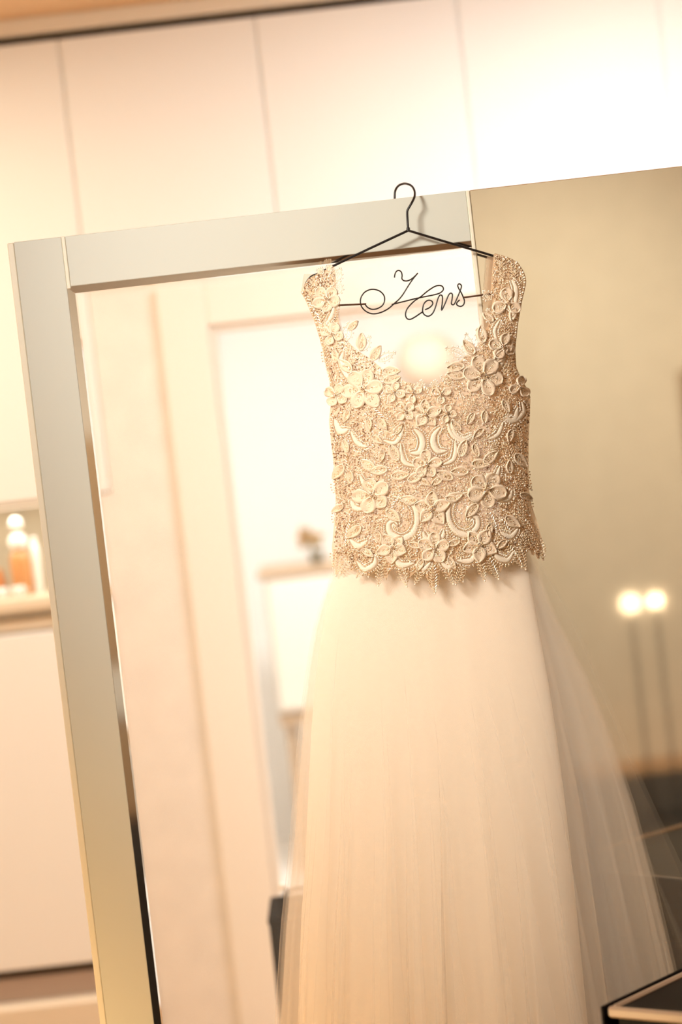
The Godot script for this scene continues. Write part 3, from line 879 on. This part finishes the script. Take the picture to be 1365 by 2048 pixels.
const TIPS := [[648, 1118], [672, 1134], [705, 1150], [738, 1160], [772, 1166], [815, 1170], [866, 1186], [900, 1160], [926, 1170], [965, 1155], [1002, 1150], [1042, 1140], [1078, 1128], [1100, 1110]]
func hem(x: float) -> float:      # the scalloped lower edge of the lace
	for i in TIPS.size() - 1:
		if x <= TIPS[i + 1][0]:
			var t: float = (x - TIPS[i][0]) / (TIPS[i + 1][0] - TIPS[i][0])
			return lerpf(TIPS[i][1], TIPS[i + 1][1], t) - 34.0 * pow(sin(PI * clampf(t, 0, 1)), 0.7)
	return 1110.0

func inside(p: Vector2) -> bool:
	if p.y < 510 or p.y > hem(p.x) - 2: return false
	if p.y > 775: return p.x > look(L_OUT, p.y) + 3 and p.x < look(R_OUT, p.y) - 3
	if p.x < 862: return p.y > 545 and p.x > look(L_OUT, p.y) + 3 and p.x < look(L_IN, p.y) - 2
	return p.x < look(R_OUT, p.y) - 3 and p.x > look(R_IN, p.y) + 2

func both(f: Callable, at: Vector2, ang: float) -> void:      # a motif and its mirror image
	f.call(at, ang)
	var a := flip(at)
	var b := flip(at + Vector2(cos(ang), sin(ang)) * 10.0) - a
	f.call(a, b.angle())

func skirt_layer(called: String, wave: float, left: Array, right: Array, grow: float, seeded: int, folds: int, sharp: float, m: Material, back := 0.02) -> void:
	var lt := []
	var rt := []
	for q in left:
		var v := P(q[0], q[1], 0.10)
		lt.append([-v.y, v.x])
	for q in right:
		var v := P(q[0], q[1], 0.10)
		rt.append([-v.y, v.x])
	var r := RandomNumberGenerator.new()
	r.seed = seeded
	var ph := []
	for i in 8: ph.append(r.randf() * TAU)
	var rows := []
	var y0 := 1.305
	var nrow := 30
	var nk := 420
	for i in nrow + 1:
		var t := float(i) / nrow
		var y := lerpf(y0, FL + 0.02, t)
		var l := look(lt, -y)
		var rr := look(rt, -y)
		var mid := (l + rr) / 2
		var hw := (rr - l) / 2 * grow * lerpf(0.95, 1.0, clampf(t / 0.09, 0, 1))
		var zf := lerpf(0.090, 0.25, pow(t, 1.25)) * (1.0 if called != "skirt_lining" else 0.86) * (1.0 if called != "petticoat" else 0.93)
		var row := PackedVector3Array()
		for k in nk:
			var f := TAU * k / nk
			var amp := sharp * clampf(0.25 + t * 1.2, 0, 1)
			var g := f + amp * (sin(folds * f + ph[0] + 0.5 * sin(t * 2.0 + ph[5])) * 0.9 / folds + sin(folds * 0.53 * f + ph[1]) * 0.8 / folds + sin(floor(folds * 1.7) * f + ph[2]) * 0.35 / folds)
			var rad := 1.0 + wave * (0.015 + 0.045 * t) * (0.6 * sin(folds * f + ph[3]) + 0.4 * sin(floor(folds * 1.6) * f + ph[4])) * absf(cos(f))
			var z := lerpf(back, zf, 0.5 + 0.5 * cos(g) * rad)
			row.append(Vector3(mid + hw * sin(g), y, maxf(z, back * 0.7)))
		rows.append(row)
	var st := soft_st()
	sheet(st, rows, true)
	var o := obj(called, st, m)
	o.get_parent().remove_child(o)
	o.name = called
	dress.add_child(o, true)

func build_dress() -> void:
	dress = thing("wedding_dress", "ivory wedding dress with a beaded lace bodice and full tulle skirt on the wire hanger", "dress")
	# skirt
	var sl := [[668, 1100], [662, 1135], [632, 1227], [612, 1340], [597, 1455], [574, 1734], [561, 1860], [549, 2048], [520, 2400], [510, 2600]]
	var sr := [[1074, 1100], [1083, 1125], [1110, 1220], [1178, 1347], [1222, 1455], [1273, 1607], [1317, 1772], [1352, 1924], [1440, 2300], [1500, 2600]]
	var cut := func(f: float) -> Array:      # the right edge of a narrower layer, a straight flare
		var t := []
		for q in sr: t.append([lerpf(1062.0 + (q[1] - 1100.0) * 0.03, q[0], f), q[1]])
		return t
	var so := [[1078, 1100], [1092, 1125], [1172, 1277], [1241, 1442], [1298, 1582], [1365, 1727], [1440, 1900], [1560, 2200], [1700, 2600]]
	var si := []
	for q in sl: si.append([q[0] + 8.0 + 30.0 * clampf((q[1] - 1130.0) / 900.0, 0, 1.6), q[1]])
	skirt_layer("skirt_lining", 0.6, si, cut.call(0.33), 0.97, 3, 17, 0.6, M.satin, 0.03)
	skirt_layer("petticoat", 0.5, sl, cut.call(0.50), 0.96, 8, 23, 1.1, M.petticoat, 0.026)
	skirt_layer("petticoat", 0.6, sl, cut.call(0.74), 0.97, 9, 14, 1.2, M.tulle, 0.025)
	skirt_layer("tulle_layer", 1.0, sl, sr, 0.97, 12, 21, 1.5, M.tulle, 0.024)
	skirt_layer("tulle_layer", 1.0, sl, sr, 0.985, 25, 26, 1.5, M.tulle, 0.021)
	skirt_layer("tulle_layer", 1.0, sl, sr, 1.0, 37, 17, 1.6, M.tulle, 0.018)
	skirt_layer("tulle_layer", 1.0, sl, so, 1.0, 44, 13, 1.4, M.thin_tulle, 0.014)
	# bodice cloth: left strap, right strap and body
	var st := soft_st()
	for side in 2:
		var rows := []
		var top: float = [533, 508][side]
		for i in 41:
			var y := lerpf(top, 776, i / 40.0)
			var a := look(L_OUT, y) if side == 0 else look(R_IN, y)
			var b := look(L_IN, y) if side == 0 else look(R_OUT, y)
			var row := PackedVector3Array()
			for k in 13: row.append(S(Vector2(lerpf(a, b, k / 12.0), y)))
			rows.append(row)
		sheet(st, rows)
	var rows := []
	for i in 41:
		var y := lerpf(776, 1130, i / 40.0)
		var row := PackedVector3Array()
		for k in 121: row.append(S(Vector2(lerpf(look(L_OUT, y), look(R_OUT, y), k / 120.0), lerpf(776, hem(lerpf(664, 1086, k / 120.0)), i / 40.0))))
		rows.append(row)
	sheet(st, rows)
	obj("bodice_cloth", st, M.bodice_base, dress)
	# sheer back of the bodice, seen through the neckline and at the arm holes
	st = soft_st()
	var bl := [[533, 612], [560, 606], [583, 603], [640, 632], [760, 664], [850, 660], [1100, 668]]
	for side in 2:
		rows = []
		for i in 31:
			var y := lerpf([548, 512][side], 790, i / 30.0)
			var ou := look(bl, y) if side == 0 else look(R_OUT, y) - 3
			var inn := (lerpf(672, 735, pow(i / 30.0, 2.0)) if side == 0 else lerpf(975, 952, i / 30.0))
			var row := PackedVector3Array()
			for k in 9: row.append(P(lerpf(ou, inn, k / 8.0), y, 0.024))
			rows.append(row)
		sheet(st, rows)
	rows = []
	for i in 25:
		var y := lerpf(790, 1070, i / 24.0)
		var row := PackedVector3Array()
		for k in 25:
			var u := k / 12.0 - 1.0
			row.append(P(lerpf(look(L_OUT, y) + 3, look(R_OUT, y) - 3, k / 24.0), y, 0.046 - 0.024 * sqrt(maxf(0.0, 1.0 - u * u))))
		rows.append(row)
	sheet(st, rows)
	obj("sheer_back", st, M.illusion, dress)
	# piping along the arm holes
	for side in 2:
		st = soft_st()
		var pipe := PackedVector2Array()
		for y in range([583, 508][side], 800, 6): pipe.append(Vector2(look([L_OUT, R_OUT][side], y), y))
		cord(st, pipe, 0.0, 0.0013, 6)
		obj("armhole_piping", st, M.cord, dress)
	build_lace()
	build_beads()

func build_lace() -> void:
	# flowers down the centre and in the clusters
	flower(Vector2(854, 929), 26, 5, -PI / 2)
	flower(Vector2(864, 1017), 33, 5, -PI / 2, true, 0.9)
	flower(Vector2(852, 828), 27, 5, -PI / 2, true, 1.0)
	flower(Vector2(869, 1096), 29, 5, -PI / 2)
	flower(Vector2(964, 752), 39, 6, -1.9)
	flower(Vector2(1012, 607), 27, 3, -PI / 2, false, 0.62)
	flower(Vector2(728, 778), 39, 6, -1.2)
	flower(Vector2(657, 598), 25, 5, -1.0)
	flower(Vector2(972, 979), 35, 5, -1.1)
	flower(Vector2(747, 990), 34, 5, -1.9)
	flower(Vector2(958, 1090), 31, 5, -2.2, true, 1.0)
	flower(Vector2(786, 1095), 28, 5, -0.9, true, 1.0)
	flower(Vector2(827, 786), 18, 3, -0.5, false, 0.6)
	flower(Vector2(882, 789), 18, 3, -2.6, false, 0.6)
	flower(Vector2(790, 784), 20, 4, 0.3, false, 0.8)
	flower(Vector2(812, 822), 20, 4, 0.8, false, 0.8)
	flower(Vector2(893, 826), 17, 4, 0.2, false, 0.8)
	flower(Vector2(1036, 775), 21, 3, 0.7, false, 0.62)
	flower(Vector2(676, 790), 22, 4, 0.5, false, 0.8)
	flower(Vector2(1002, 694), 24, 4, 0.4, false, 0.8)
	flower(Vector2(668, 668), 22, 4, 0.4, false, 0.8)
	# curls, traced on one side and mirrored onto the other
	var curls := [
		[[[786, 993], [812, 998], [830, 1015], [835, 1042], [825, 1067], [803, 1077], [782, 1066], [779, 1048], [790, 1042], [797, 1050]], 5, 19],
		[[[829, 858], [843, 872], [846, 890], [838, 905], [822, 906]], 8, 20],
		[[[803, 888], [804, 908], [812, 926], [834, 933]], 5, 15],
		[[[806, 846], [804, 868], [790, 886], [768, 880]], 5, 14],
		[[[836, 1126], [848, 1138], [862, 1124]], 4, 15],
		[[[790, 1112], [802, 1130], [830, 1126]], 5, 17],
		[[[704, 862], [717, 886], [738, 894]], 5, 14],
		[[[847, 1062], [852, 1076], [866, 1078]], 4, 14],
		[[[702, 1078], [718, 1092], [738, 1080]], 4, 17],
		[[[716, 1122], [730, 1138], [750, 1128], [752, 1112]], 5, 16],
		[[[704, 1000], [712, 1016], [734, 1018]], 4, 15],
		[[[690, 702], [684, 722], [694, 748], [710, 764]], 6, 16],
		[[[672, 838], [682, 862], [700, 858]], 5, 20],
		[[[722, 950], [730, 968], [742, 974]], 4, 13],
		[[[673, 604], [666, 630], [656, 646]], 4, 12],
	]
	for c in curls:
		scroll(c[0], c[1], c[2])
		var m := []
		for q in c[0]:
			var v := flip(Vector2(q[0], q[1]))
			m.append([v.x, v.y])
		scroll(m, c[1], c[2])
	scroll([[1008, 832], [1028, 842], [1046, 824], [1042, 804]], 5, 15)
	scroll([[893, 832], [902, 866], [926, 882], [944, 872]], 5, 14)
	scroll([[1022, 560], [1030, 575], [1030, 600], [1024, 616]], 5, 14)
	scroll([[998, 640], [988, 662], [994, 686]], 4, 11)
	# padded leaves
	var lf := func(a: Vector2, g: float) -> void: leaf(a, g, 34, 19)
	var ls := func(a: Vector2, g: float) -> void: leaf(a, g, 26, 13)
	for q in [[797, 920, -2.0], [776, 938, 3.0], [786, 952, -0.1], [752, 940, -2.5], [724, 700, -1.5], [745, 720, -1.0], [768, 742, 0.0], [770, 762, -0.25], [706, 742, -2.4], [776, 1020, 0.7], [724, 1052, 2.4], [818, 962, -0.5], [690, 930, 2.2], [836, 1004, -2.9]]:
		both(lf, Vector2(q[0], q[1]), q[2])
	for q in [[790, 868, -0.9], [700, 820, 1.9], [738, 836, 1.4], [760, 838, 0.9], [704, 966, -1.6], [728, 1098, 0.6], [812, 1006, -0.3], [838, 958, 0.5], [756, 1062, 1.3], [690, 1010, 2.6], [820, 1088, 0.2], [846, 1118, 2.0], [700, 660, -0.8], [655, 640, 1.2], [672, 700, 1.4], [690, 880, 1.2], [746, 872, 0.6], [768, 900, 1.8]]:
		both(ls, Vector2(q[0], q[1]), q[2])
	# outlined leaves that stand beyond the neckline
	var st := soft_st()
	for q in [[694, 682, -1.45, 36, 18], [722, 702, -1.0, 34, 18], [700, 708, -2.2, 30, 16], [758, 722, -0.5, 36, 15], [776, 768, -0.9, 34, 16], [840, 784, -1.4, 22, 13], [668, 560, -1.0, 26, 22], [672, 590, -1.3, 30, 20], [940, 712, -1.75, 44, 20], [930, 712, -2.75, 40, 18], [915, 754, -2.2, 36, 16], [868, 780, -1.4, 18, 11], [985, 648, -1.9, 30, 18], [982, 600, -2.3, 22, 16], [905, 764, -2.7, 24, 12], [968, 690, -2.0, 34, 18], [640, 548, -1.2, 12, 9], [656, 541, -0.9, 12, 9]]:
		open_leaf(Vector2(q[0], q[1]), q[2], q[3], q[4], st)
	obj("outlined_leaves", st, M.pale_cord, dress)
	var sp := func(a: Vector2, g: float) -> void: sprig(a, g, 34, 20)
	for q in [[690, 760, 1.9], [716, 830, 2.4], [700, 846, 0.9], [752, 812, 0.8], [776, 826, 1.2], [720, 900, 0.9], [704, 930, 1.9], [760, 916, 1.2], [730, 930, 0.4], [800, 978, 2.0], [690, 986, 1.2], [690, 1040, 1.4], [722, 1076, 0.6], [756, 1040, 1.9], [846, 966, 1.2], [840, 1046, 2.2], [812, 1090, 1.3], [680, 870, 1.8], [786, 1000, 1.9], [748, 886, 2.6], [822, 852, 2.4], [672, 960, 1.4], [676, 1020, 1.6], [690, 1090, 1.3], [838, 944, 2.9]]:
		both(sp, Vector2(q[0], q[1]), q[2])
	# beaded sprays, and the pointed fringe over the skirt
	for q in [[866, 1130, 1.50, 56, 24], [846, 1135, 2.0, 36, 18], [890, 1135, 1.1, 36, 18], [800, 1128, 1.25, 46, 22], [764, 1128, 1.7, 42, 18], [738, 1128, 2.3, 34, 20], [704, 1118, 2.2, 34, 18], [680, 1110, 1.7, 40, 18], [672, 1095, 1.65, 40, 16], [925, 1130, 1.9, 40, 22], [960, 1122, 1.35, 40, 18], [976, 1118, 1.1, 44, 18], [1012, 1090, 0.95, 52, 22], [1036, 1096, 1.25, 44, 18], [1060, 1068, 1.0, 50, 26], [1046, 1040, 1.0, 56, 26], [1076, 1080, 1.35, 40, 20], [900, 1060, 1.5, 44, 26], [834, 1062, 1.6, 44, 26], [800, 1078, 1.8, 40, 20], [916, 950, 0.35, 44, 24], [888, 976, 0.3, 36, 16], [820, 978, 2.8, 40, 20], [800, 950, 2.7, 46, 22], [1030, 940, 0.9, 50, 26], [1010, 880, 1.3, 60, 24], [1034, 868, 1.5, 60, 24], [696, 900, 1.4, 60, 22], [680, 940, 1.5, 56, 22], [990, 610, 1.2, 40, 16], [1002, 520, 1.5, 40, 20], [1022, 530, 1.4, 34, 18], [640, 570, 1.3, 34, 18], [620, 590, 1.2, 30, 14], [1012, 640, 1.6, 60, 22], [1022, 690, 1.7, 60, 18], [1006, 730, 0.6, 36, 22], [650, 690, 1.4, 60, 16], [660, 740, 1.3, 40, 14], [640, 625, 1.3, 40, 16], [706, 1040, 1.8, 50, 22], [1040, 1000, 1.6, 50, 24], [1000, 1040, 1.0, 40, 20], [940, 1040, 1.9, 40, 18], [776, 1090, 2.4, 30, 16]]:
		sprig(Vector2(q[0], q[1]), q[2], q[3], q[4])

func build_beads() -> void:
	# scattered embroidery: dense at the sides, looser towards the middle
	var n := 0
	while n < 22000:
		var p := Vector2(rng.randf_range(600, 1092), rng.randf_range(510, 1188))
		if not inside(p): continue
		n += 1
		var mid := 862.0
		var edge := clampf(absf(p.x - mid) / 200.0, 0, 1)
		if p.y > 780 and rng.randf() > 0.35 + 0.75 * edge: continue
		var k := rng.randf()
		var a := rng.randf() * PI
		if k < 0.40: bead("bronze" if edge > 0.5 and rng.randf() < 0.85 * (edge - 0.3) else "gold", p, 0.0012 + rng.randf() * 0.001, rng.randf_range(0.45, 0.8))
		elif k < 0.62: bead("pearl", p, 0.0014, rng.randf_range(0.45, 0.75))
		elif k < 0.96: bead("bugle", p, 0.0014, rng.randf_range(0.5, 0.8), a)
		else: bead("crystal", p, 0.002, rng.randf_range(0.7, 1.2))
	for y in range(515, 800, 5):      # a row along each arm hole
		bead("pearl" if y % 2 else "gold", Vector2(look(R_OUT, y) - 3, y), 0.002, 1.0)
		if y > 580: bead("pearl" if y % 2 else "gold", Vector2(look(L_OUT, y) + 3, y), 0.002, 0.9)
	var ball := SphereMesh.new()
	ball.radius = 0.0021
	ball.height = 0.0042
	ball.radial_segments = 8
	ball.rings = 4
	var stone := SphereMesh.new()
	stone.radius = 0.0021
	stone.height = 0.003
	stone.radial_segments = 6
	stone.rings = 2
	var rod := CapsuleMesh.new()
	rod.radius = 0.00105
	rod.height = 0.0078
	rod.radial_segments = 6
	rod.rings = 2
	var shape := {"gold": ball, "pearl": ball, "bugle": rod, "crystal": stone, "bronze": ball}
	var skin := {"gold": M.gold_bead, "pearl": M.pearl, "bugle": M.bugle, "crystal": M.crystal, "bronze": M.bronze}
	var called := {"gold": "gold_beads", "pearl": "pearl_beads", "bugle": "bugle_beads", "crystal": "crystal_stones", "bronze": "bronze_beads"}
	for kind in ["gold", "pearl", "bugle", "crystal", "bronze"]:
		var list: Array = beads[kind]
		var buf := PackedFloat32Array()
		buf.resize(list.size() * 12)
		for i in list.size():
			var t: Transform3D = list[i]
			for r in 3:
				buf[i * 12 + r * 4] = t.basis.x[r]
				buf[i * 12 + r * 4 + 1] = t.basis.y[r]
				buf[i * 12 + r * 4 + 2] = t.basis.z[r]
				buf[i * 12 + r * 4 + 3] = t.origin[r]
		var mm := MultiMesh.new()
		mm.transform_format = MultiMesh.TRANSFORM_3D
		mm.mesh = shape[kind]
		mm.instance_count = list.size()
		mm.buffer = buf
		var o := MultiMeshInstance3D.new()
		o.name = called[kind]
		o.multimesh = mm
		o.material_override = skin[kind]
		o.set_meta("kind", "stuff")
		dress.add_child(o, true)
